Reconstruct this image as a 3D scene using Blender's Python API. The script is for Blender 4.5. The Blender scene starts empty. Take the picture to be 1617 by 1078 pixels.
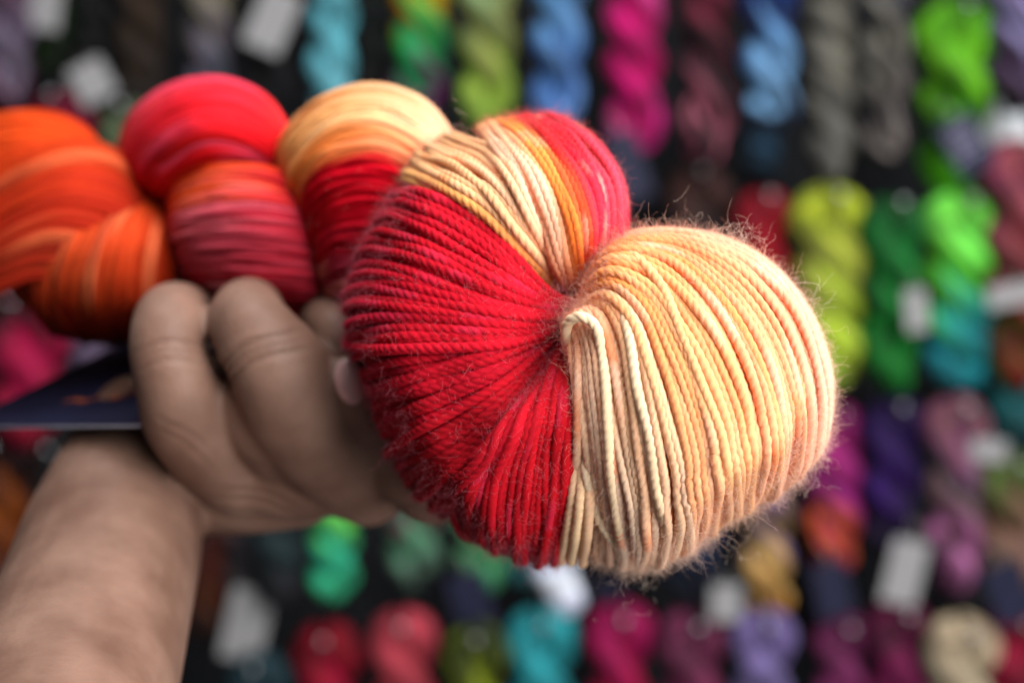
import bpy, math, random
import numpy as np
from mathutils import Vector, Matrix

# ------------------------------------------------------------------ camera, world, lights, exposure
S = bpy.context.scene
COL = S.collection
CZ = 1.45                       # camera height above the shop floor
FPX = 1617 * 50 / 36
cam_d = bpy.data.cameras.new('camera')
cam = bpy.data.objects.new('camera', cam_d)
COL.objects.link(cam)
cam.location = (0, 0, CZ)
cam.rotation_euler = (math.radians(90), 0, 0)
cam_d.lens = 50
cam_d.sensor_width = 36
cam_d.clip_start = 0.01
cam_d.clip_end = 50
cam_d.dof.use_dof = True
cam_d.dof.focus_distance = 0.341
cam_d.dof.aperture_fstop = 5.4
S.camera = cam

world = bpy.data.worlds.new('World')
S.world = world
world.use_nodes = True
bg = world.node_tree.nodes['Background']
bg.inputs[0].default_value = (0.80, 0.88, 1.0, 1)
bg.inputs[1].default_value = 0.08


def area_light(name, loc, target, size, energy, color, size_y=None):
    d = bpy.data.lights.new(name, 'AREA')
    d.shape = 'RECTANGLE'
    d.size = size
    d.size_y = size_y or size
    d.energy = energy
    d.color = color
    o = bpy.data.objects.new(name, d)
    COL.objects.link(o)
    o.location = loc
    o.rotation_euler = (Vector(target) - Vector(loc)).to_track_quat('-Z', 'Y').to_euler()
    return o


area_light('window_light', (0.58, -0.28, CZ + 0.58), (0.03, 0.36, CZ), 1.15, 31, (1.0, 0.985, 0.975))
area_light('added_side_light', (1.50, 0.50, CZ + 0.80), (0.25, 1.10, CZ), 0.6, 10, (0.98, 0.98, 1.0))  # added lamp, side-lights the wall hanks from the right; no window seen there
area_light('ceiling_light', (-0.25, 0.32, CZ + 1.6), (0.0, 0.5, CZ), 0.8, 13, (0.95, 0.98, 1.0))
area_light('low_fill_light', (0.80, -0.40, CZ - 0.38), (0.08, 0.36, CZ - 0.04), 0.5, 8.0, (1.0, 0.97, 0.94))  # unseen low fill, added to brighten the underside of the skein

S.view_settings.view_transform = 'Standard'
S.view_settings.look = 'None'
S.view_settings.exposure = 0.3
S.view_settings.gamma = 1
S.view_settings.use_curve_mapping = False
S.render.engine = 'CYCLES'
S.cycles.use_denoising = True
S.cycles.max_bounces = 8
S.cycles.diffuse_bounces = 5
S.cycles.glossy_bounces = 2
S.cycles.transmission_bounces = 2
S.cycles.caustics_reflective = False
S.cycles.caustics_refractive = False

rng = np.random.default_rng(7)
random.seed(7)


# ------------------------------------------------------------------ helpers
def P(x, y, d):
    """a point of the place: direction read off the photograph, real distance d in metres"""
    return np.array([(x - 808.5) / FPX * d, d, CZ - (y - 539) / FPX * d])


def hx(h):
    c = [int(h[i:i + 2], 16) / 255 for i in (0, 2, 4)]
    return np.array([v / 12.92 if v <= 0.04045 else ((v + 0.055) / 1.055) ** 2.4 for v in c])


def new_mesh(name, V, F, mat, parent=None, colors=None, uv=None, smooth=True):
    V = np.asarray(V, dtype=np.float32).reshape(-1, 3)
    F = np.asarray(F, dtype=np.int32)
    me = bpy.data.meshes.new(name)
    k = F.shape[1]
    me.vertices.add(len(V))
    me.vertices.foreach_set('co', V.ravel())
    me.loops.add(F.size)
    me.loops.foreach_set('vertex_index', F.ravel())
    me.polygons.add(len(F))
    me.polygons.foreach_set('loop_start', np.arange(0, F.size, k, dtype=np.int32))
    me.polygons.foreach_set('use_smooth', np.full(len(F), smooth))
    me.update(calc_edges=True)
    if colors is not None:
        a = me.color_attributes.new('Col', 'FLOAT_COLOR', 'POINT')
        c = np.ones((len(V), 4), dtype=np.float32)
        c[:, :3] = colors
        a.data.foreach_set('color', c.ravel())
    if uv is not None:
        l = me.uv_layers.new(name='UVMap')
        l.data.foreach_set('uv', np.asarray(uv, dtype=np.float32)[F.ravel()].ravel())
    me.materials.append(mat)
    o = bpy.data.objects.new(name, me)
    COL.objects.link(o)
    if parent:
        o.parent = parent
    return o


def tag(o, label=None, cat=None, group=None, kind=None):
    if label: o['label'] = label
    if cat: o['category'] = cat
    if group: o['group'] = group
    if kind: o['kind'] = kind
    return o


def empty(name, loc=(0, 0, 0)):
    o = bpy.data.objects.new(name, None)
    COL.objects.link(o)
    o.location = loc
    o.empty_display_size = 0.02
    return o


def cr(pts, t):
    """Catmull-Rom through pts (n,3..) at t in 0..1 (uniform knots)"""
    pts = np.asarray(pts, float)
    n = len(pts)
    ext = np.concatenate([[2 * pts[0] - pts[1]], pts, [2 * pts[-1] - pts[-2]]])
    x = np.clip(np.asarray(t) * (n - 1), 0, n - 1 - 1e-9)
    i = x.astype(int)
    f = (x - i).reshape(-1, *([1] * (pts.ndim - 1)))
    p0, p1, p2, p3 = ext[i], ext[i + 1], ext[i + 2], ext[i + 3]
    return 0.5 * ((2 * p1) + (-p0 + p2) * f + (2 * p0 - 5 * p1 + 4 * p2 - p3) * f ** 2 + (-p0 + 3 * p1 - 3 * p2 + p3) * f ** 3)


def resample(pts, n):
    q = cr(pts, np.linspace(0, 1, 200))
    L = np.concatenate([[0], np.cumsum(np.linalg.norm(np.diff(q, axis=0), axis=1))])
    s = np.linspace(0, L[-1], n)
    return np.stack([np.interp(s, L, q[:, k]) for k in range(3)], 1)


def wob(n, freq, seed):
    """smooth random wobble, about -1..1, n samples"""
    r = np.random.default_rng(seed)
    t = np.linspace(0, 1, n)
    w = np.zeros(n)
    for k in range(4):
        w += np.sin(2 * np.pi * (t * freq * r.uniform(0.4, 1.6) + r.random())) * r.uniform(0.3, 1)
    return w / 2.2


def norm(a):
    return a / np.maximum(np.linalg.norm(a, axis=-1, keepdims=True), 1e-12)


def fade(a, b, x):
    t = np.clip((x - a) / (b - a), 0, 1)
    return t * t * (3 - 2 * t)


# ------------------------------------------------------------------ materials
def nodes(name):
    m = bpy.data.materials.new(name)
    m.use_nodes = True
    nt = m.node_tree
    return m, nt, nt.nodes['Principled BSDF'], nt.nodes, nt.links


def wool_mat(name, fibre=True, bump=0.9, scale_u=16, scale_v=1.6, rough=0.85, sheen=0.25, var=0.22, sss=0.0, spec=0.25):
    m, nt, b, N, L = nodes(name)
    at = N.new('ShaderNodeAttribute'); at.attribute_name = 'Col'
    uv = N.new('ShaderNodeUVMap'); uv.uv_map = 'UVMap'
    mp = N.new('ShaderNodeMapping')
    mp.inputs['Scale'].default_value = (scale_u, scale_v, 1)
    L.new(uv.outputs[0], mp.inputs[0])
    no = N.new('ShaderNodeTexNoise')
    no.inputs['Scale'].default_value = 1.0
    no.inputs['Detail'].default_value = 3
    no.inputs['Roughness'].default_value = 0.65
    L.new(mp.outputs[0], no.inputs['Vector'])
    # fibres take the dye a little unevenly
    hs = N.new('ShaderNodeHueSaturation')
    mr = N.new('ShaderNodeMapRange')
    mr.inputs[1].default_value = 0.3; mr.inputs[2].default_value = 0.7
    mr.inputs[3].default_value = 1 - var; mr.inputs[4].default_value = 1 + var * 0.5
    L.new(no.outputs[0], mr.inputs[0])
    L.new(mr.outputs[0], hs.inputs['Value'])
    L.new(at.outputs['Color'], hs.inputs['Color'])
    L.new(hs.outputs[0], b.inputs['Base Color'])
    bp = N.new('ShaderNodeBump')
    bp.inputs['Strength'].default_value = bump
    bp.inputs['Distance'].default_value = 0.0004
    L.new(no.outputs[0], bp.inputs['Height'])
    L.new(bp.outputs[0], b.inputs['Normal'])
    b.inputs['Roughness'].default_value = rough
    b.inputs['Specular IOR Level'].default_value = spec
    b.inputs['Sheen Weight'].default_value = sheen
    L.new(at.outputs['Color'], b.inputs['Sheen Tint'])
    b.inputs['Sheen Roughness'].default_value = 0.45
    if sss:
        b.inputs['Subsurface Weight'].default_value = sss
        b.inputs['Subsurface Radius'].default_value = (1.0, 0.78, 0.6)
        b.inputs['Subsurface Scale'].default_value = 0.0008
    return m


M_WOOL = wool_mat('dyed_wool', sss=0.25, spec=0.15)
M_WOOL_FAR = wool_mat('dyed_wool_strands', scale_u=8, scale_v=0.5, bump=0.4, sheen=0.15, spec=0.08)
M_HANK = wool_mat('hank_wool', scale_u=60, scale_v=3, bump=0.8, sheen=0.1, rough=0.75, spec=0.22, var=0.3)


def fuzz_mat(name):
    m, nt, b, N, L = nodes(name)
    at = N.new('ShaderNodeAttribute'); at.attribute_name = 'Col'
    L.new(at.outputs['Color'], b.inputs['Base Color'])
    b.inputs['Roughness'].default_value = 0.5
    b.inputs['Specular IOR Level'].default_value = 0.4
    tr = N.new('ShaderNodeBsdfTranslucent')
    L.new(at.outputs['Color'], tr.inputs[0])
    mx = N.new('ShaderNodeMixShader'); mx.inputs[0].default_value = 0.6
    out = N['Material Output']
    L.new(b.outputs[0], mx.inputs[1]); L.new(tr.outputs[0], mx.inputs[2])
    L.new(mx.outputs[0], out.inputs[0])
    return m


M_FUZZ = fuzz_mat('wool_fibre')


def plain_mat(name, col, rough=0.6, var=0.08, scale=40, bump=0.1, metallic=0.0, spec=0.4, dist=0.001):
    m, nt, b, N, L = nodes(name)
    tc = N.new('ShaderNodeTexCoord')
    no = N.new('ShaderNodeTexNoise'); no.inputs['Scale'].default_value = scale; no.inputs['Detail'].default_value = 4
    L.new(tc.outputs['Object'], no.inputs['Vector'])
    cr_ = N.new('ShaderNodeValToRGB')
    c = np.array(col)
    cr_.color_ramp.elements[0].position = 0.3; cr_.color_ramp.elements[1].position = 0.7
    cr_.color_ramp.elements[0].color = (*(c * (1 - var)), 1)
    cr_.color_ramp.elements[1].color = (*np.clip(c * (1 + var), 0, 1), 1)
    L.new(no.outputs[0], cr_.inputs[0]); L.new(cr_.outputs[0], b.inputs['Base Color'])
    bp = N.new('ShaderNodeBump'); bp.inputs['Strength'].default_value = bump; bp.inputs['Distance'].default_value = dist
    L.new(no.outputs[0], bp.inputs['Height']); L.new(bp.outputs[0], b.inputs['Normal'])
    b.inputs['Roughness'].default_value = rough
    b.inputs['Metallic'].default_value = metallic
    b.inputs['Specular IOR Level'].default_value = spec
    return m


# ------------------------------------------------------------------ the shop wall
def box(name, lo, hi, mat, parent=None):
    x0, y0, z0 = lo; x1, y1, z1 = hi
    V = [(x0, y0, z0), (x1, y0, z0), (x1, y1, z0), (x0, y1, z0), (x0, y0, z1), (x1, y0, z1), (x1, y1, z1), (x0, y1, z1)]
    F = [(0, 3, 2, 1), (4, 5, 6, 7), (0, 1, 5, 4), (1, 2, 6, 5), (2, 3, 7, 6), (3, 0, 4, 7)]
    return new_mesh(name, V, F, mat, parent, smooth=False)


WALL_Y = 1.42
M_WALL = plain_mat('dark_painted_boards', (0.010, 0.0105, 0.012), rough=0.85, var=0.5, scale=14, bump=0.5, dist=0.004, spec=0.08)
# vertical tongue-and-groove boards: one mesh, grooves modelled
xs, fs, vs = [], [], []
bw = 0.085
nb = 30
for i in range(-nb, nb):
    x0 = i * bw
    for x, dy in ((x0, 0.006), (x0 + 0.003, 0.0), (x0 + bw - 0.003, 0.0)):
        xs.append((x, dy))
zz = (CZ - 1.3, CZ + 1.5)
for x, dy in xs:
    vs.append((x, WALL_Y + dy, zz[0])); vs.append((x, WALL_Y + dy, zz[1]))
for i in range(len(xs) - 1):
    fs.append((2 * i, 2 * i + 2, 2 * i + 3, 2 * i + 1))
wall = new_mesh('wall', vs, fs, M_WALL, smooth=False)
tag(wall, kind='structure')

M_CREAM = plain_mat('white_card', (0.22, 0.216, 0.22), rough=0.6, var=0.05)
M_NAVY = plain_mat('navy_card', (0.010, 0.011, 0.030), rough=0.55, var=0.2, spec=0.15)
M_INK = plain_mat('grey_ink', (0.16, 0.15, 0.22), rough=0.6)
M_STEEL = plain_mat('chrome_hook', (0.4, 0.4, 0.42), rough=0.35, var=0.05, metallic=1.0, bump=0.0)
M_STRING = plain_mat('cotton_string', (0.35, 0.32, 0.28), rough=0.9)


def tube(path, rad, sides=8, closed=False, groove=0, gk=0, twist=0.0):
    """parallel transported tube; returns V, F, theta, s"""
    path = np.asarray(path, float)
    n = len(path)
    T = norm(np.roll(path, -1, 0) - np.roll(path, 1, 0)) if closed else norm(np.gradient(path, axis=0))
    Nn = np.zeros_like(path)
    ref = np.array([0, -1.0, 0.0])
    v = ref - T[0] * ref.dot(T[0])
    if np.linalg.norm(v) < 0.05:
        ref = np.array([0.3, 0.2, 1.0]); v = ref - T[0] * ref.dot(T[0])
    v /= np.linalg.norm(v)
    for i in range(n):
        v = v - T[i] * v.dot(T[i]); v /= np.linalg.norm(v)
        Nn[i] = v
    B = np.cross(T, Nn)
    off = 0.0
    if closed:
        w = Nn[-1] - T[0] * Nn[-1].dot(T[0]); w /= np.linalg.norm(w)
        off = math.atan2(w.dot(B[0]), w.dot(Nn[0]))
    th = np.linspace(0, 2 * np.pi, sides, endpoint=False)
    s = np.linspace(0, 1, n)
    TH = th[None, :] + (twist * 2 * np.pi - off) * s[:, None] * (1 if closed else 1)
    rad = np.broadcast_to(np.asarray(rad, float), (n,))
    R = rad[:, None] * (1 + groove * np.abs(np.cos(gk * th / 2))[None, :] - groove)
    V = path[:, None, :] + R[..., None] * (np.cos(TH)[..., None] * Nn[:, None, :] + np.sin(TH)[..., None] * B[:, None, :])
    i = np.arange(n if closed else n - 1)[:, None]
    j = np.arange(sides)[None, :]
    i2 = (i + 1) % n
    j2 = (j + 1) % sides
    F = np.stack([i * sides + j, i * sides + j2, i2 * sides + j2, i2 * sides + j], -1).reshape(-1, 4)
    return V.reshape(-1, 3), F, np.broadcast_to(th[None], (n, sides)).ravel(), np.broadcast_to(s[:, None], (n, sides)).ravel()


def hank(x, yt, yb, w, cols, label, depth=1.22, tilt=0.0, turns=None, phase=0.0, speck=0.7, tags=(), hook=True, seed=0, desc=None):
    """a twisted hank hanging from its loop; cols runs down its length"""
    r = np.random.default_rng(seed + int(abs(x) * 7 + abs(yt)))
    px = depth / FPX
    top = P(x, yt, depth)
    Lm = (yb - yt) * px
    hw = w * px / 2
    rr = hw * 0.52
    a = hw * 0.48
    if turns is None:
        turns = (yb - yt) / (w * r.uniform(0.95, 1.25)) / 2
    Lz = Lm - 2 * rr
    tt = 0.5 - 0.5 * np.cos(np.linspace(0, np.pi, 91))
    tt = 0.75 * tt + 0.25 * np.linspace(0, 1, 91)
    zt = tt * Lz                                  # distance down from the top arch
    amp = a * np.sqrt(np.clip(1 - (np.clip(a * 1.2 - zt, 0, None) / (a * 1.2)) ** 2, 0, 1))
    amp *= np.sqrt(np.clip(1 - (np.clip(a - (Lz - zt), 0, None) / a) ** 2, 0, 1))
    hd = 1 + 0.22 * np.exp(-(zt / (2.2 * a)) ** 2)
    ph = phase + turns * 2 * np.pi * fade(0, 1, np.clip((zt - a * 0.7) / Lz, 0, 1)) * 0.35 + turns * 2 * np.pi * 0.65 * np.clip((zt - a) / Lz, 0, 1)
    ph = ph + 0.35 * wob(91, 3, int(x) + 3) * np.clip(zt / (2 * a) - 1, 0, 1)
    sag = wob(91, 1.5, int(x) + 5) * hw * 0.10 * tt
    c1 = np.stack([amp * hd * np.cos(ph) + sag, amp * hd * np.sin(ph) * 0.9, -zt], 1)
    c2 = np.stack([-amp * hd * np.cos(ph) + sag, -amp * hd * np.sin(ph) * 0.9, -zt], 1)
    loop = np.concatenate([c1, c2[::-1][1:-1]])
    rads = rr * np.concatenate([hd, hd[::-1][1:-1]])
    rads = rads * (1 + 0.06 * wob(len(rads), 9, int(x) + 9))
    V, F, th, s = tube(loop, rads, 48, True, 0.15, 16, twist=1.5)
    zf = np.clip(-V[:, 2] / max(Lz, 1e-6), 0, 1)
    cc = np.array([hx(c) for c in cols])
    if len(cc) > 1:
        wv = 0.17 * np.sin(th * 3 + s * 20 + phase) + 0.05 * np.sin(th * 7 + s * 9)
        q = np.clip(zf + wv * 0.9, 0, 1) * (len(cc) - 1)
        i = np.clip(q.astype(int), 0, len(cc) - 2); f = fade(0, 1, q - i)[:, None]
        C = cc[i] * (1 - f) + cc[i + 1] * f
    else:
        C = np.repeat(cc, len(V), 0)
    vv = 1 + speck * np.sin(np.round(th / (2 * np.pi) * 16) * 2.7 + s * 30 + x) * 0.5
    sw = np.interp(s, np.linspace(0, 1, 80), wob(80, 11, int(x) + 77))
    C = C * (1 + 0.42 * sw)[:, None]
    C = np.clip(0.66 * C ** 1.30 * vv[:, None], 0, 1)
    c_, s_ = math.cos(tilt), math.sin(tilt)
    R = np.array([[c_, 0, s_], [0, 1, 0], [-s_, 0, c_]])
    base = top + np.array([0, 0, -rr])
    o = new_mesh('yarn_hank', V @ R.T, F, M_HANK, colors=C, uv=np.stack([th / (2 * np.pi), s * 60], 1))
    o.location = base
    tag(o, label, 'yarn hank', 'yarn hanks hanging on the shop wall')
    for (tx, ty, tw, thh, ang, kind) in tags:
        make_tag(o, base, tx, ty, tw, thh, ang, kind, depth - hw - 0.012)
    if hook:
        make_hook(base + np.array([0, 0, 0.0]), hw, desc or label)
    return o


def make_tag(parent, base, tx, ty, tw, th, ang, kind, d):
    """card tag lying against the front of its hank"""
    px = d / FPX
    w, h, t = tw * px / 2, th * px / 2, 0.0006
    rc = min(w, h) * 0.18
    out = []
    for cx, cy, a0 in ((w - rc, h - rc, 0), (-w + rc, h - rc, 90), (-w + rc, -h + rc, 180), (w - rc, -h + rc, 270)):
        for k in range(5):
            a = math.radians(a0 + k * 22.5)
            out.append((cx + rc * math.cos(a), cy + rc * math.sin(a)))
    n = len(out)
    V = [(x, -t, y) for x, y in out] + [(x, t, y) for x, y in out] + [(0, -t, 0), (0, t, 0)]
    F = []
    for k in range(n):
        k2 = (k + 1) % n
        F += [(k, k2, k2 + n, k + n), (k, k, k2, 2 * n), ]
    me = bpy.data.meshes.new('paper_tag')
    faces = [tuple(range(n))[::-1], tuple(range(n, 2 * n))] + [(k, (k + 1) % n, (k + 1) % n + n, k + n) for k in range(n)]
    # a slight curl makes the card real
    V = [(x, y - 0.10 * (z / h) ** 2 * w, z) for x, y, z in V[:2 * n]]
    me.from_pydata(V, [], faces)
    me.materials.append({'white': M_CREAM, 'navy': M_NAVY, 'print': M_NAVY}[kind])
    o = bpy.data.objects.new('paper_tag', me)
    COL.objects.link(o)
    o.parent = parent
    o.location = Vector(P(tx, ty, d)) - Vector(base)
    o.rotation_euler = (math.radians(6), math.radians(ang), math.radians(4))
    o['label'] = {'white': 'white card tag', 'navy': 'navy card tag', 'print': 'navy card tag printed in pale letters'}[kind]
    # string from the tag's top edge
    p = resample([(0, 0, h * 0.85), (w * 0.3, 0.004, h * 1.2), (0, 0.014, h * 1.5)], 12)
    v, f, _, _ = tube(p, 0.0006, 6)
    new_mesh('string', v, f, M_STRING, o)
    if kind == 'print':
        bm = []
        Vv, Ff = [], []
        for r_ in range(4):
            xx = -w * 0.7
            while xx < w * 0.6:
                l = w * random.uniform(0.12, 0.3)
                z0 = h * (0.5 - r_ * 0.3); b = len(Vv)
                Vv += [(xx, -t - 0.0018, z0), (xx + l, -t - 0.0018, z0), (xx + l, -t - 0.0018, z0 + h * 0.13), (xx, -t - 0.0018, z0 + h * 0.13)]
                Ff.append((b, b + 1, b + 2, b + 3)); xx += l + w * 0.07
        new_mesh('printed_lettering', Vv, Ff, M_INK, o, smooth=False)


HOOKS = []


def make_hook(p, hw, desc):
    y0 = p[1] - hw * 0.75
    pts = [(p[0], WALL_Y + 0.002, p[2] - 0.004), (p[0], p[1], p[2] - 0.004), (p[0], y0 - 0.008, p[2] - 0.002), (p[0], y0 - 0.016, p[2] + 0.006)]
    q = resample(pts, 24)
    V, F, _, _ = tube(q, 0.0022, 8)
    t = empty('wall_hook', (0, 0, 0))
    t.location = pts[0]
    loc = np.array(pts[0])
    new_mesh('rod', V - loc, F, M_STEEL, t)
    # ball end
    V, F = sphere(0.0036, 12, 8)
    new_mesh('ball_tip', V + q[-1] - loc, F, M_STEEL, t)
    tag(t, ' '.join(('hook carrying the ' + desc).split()[:16]), 'hook', 'hooks holding the hanks')


def sphere(r, nu=24, nv=14, sc=(1, 1, 1)):
    V = []
    for j in range(nv + 1):
        a = math.pi * (j + 0.001) / (nv + 0.002)
        for i in range(nu):
            b = 2 * math.pi * i / nu
            V.append((r * sc[0] * math.sin(a) * math.cos(b), r * sc[1] * math.sin(a) * math.sin(b), r * sc[2] * math.cos(a)))
    F = [(j * nu + i, j * nu + (i + 1) % nu, (j + 1) * nu + (i + 1) % nu, (j + 1) * nu + i) for j in range(nv) for i in range(nu)]
    return np.array(V), np.array(F)


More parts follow.
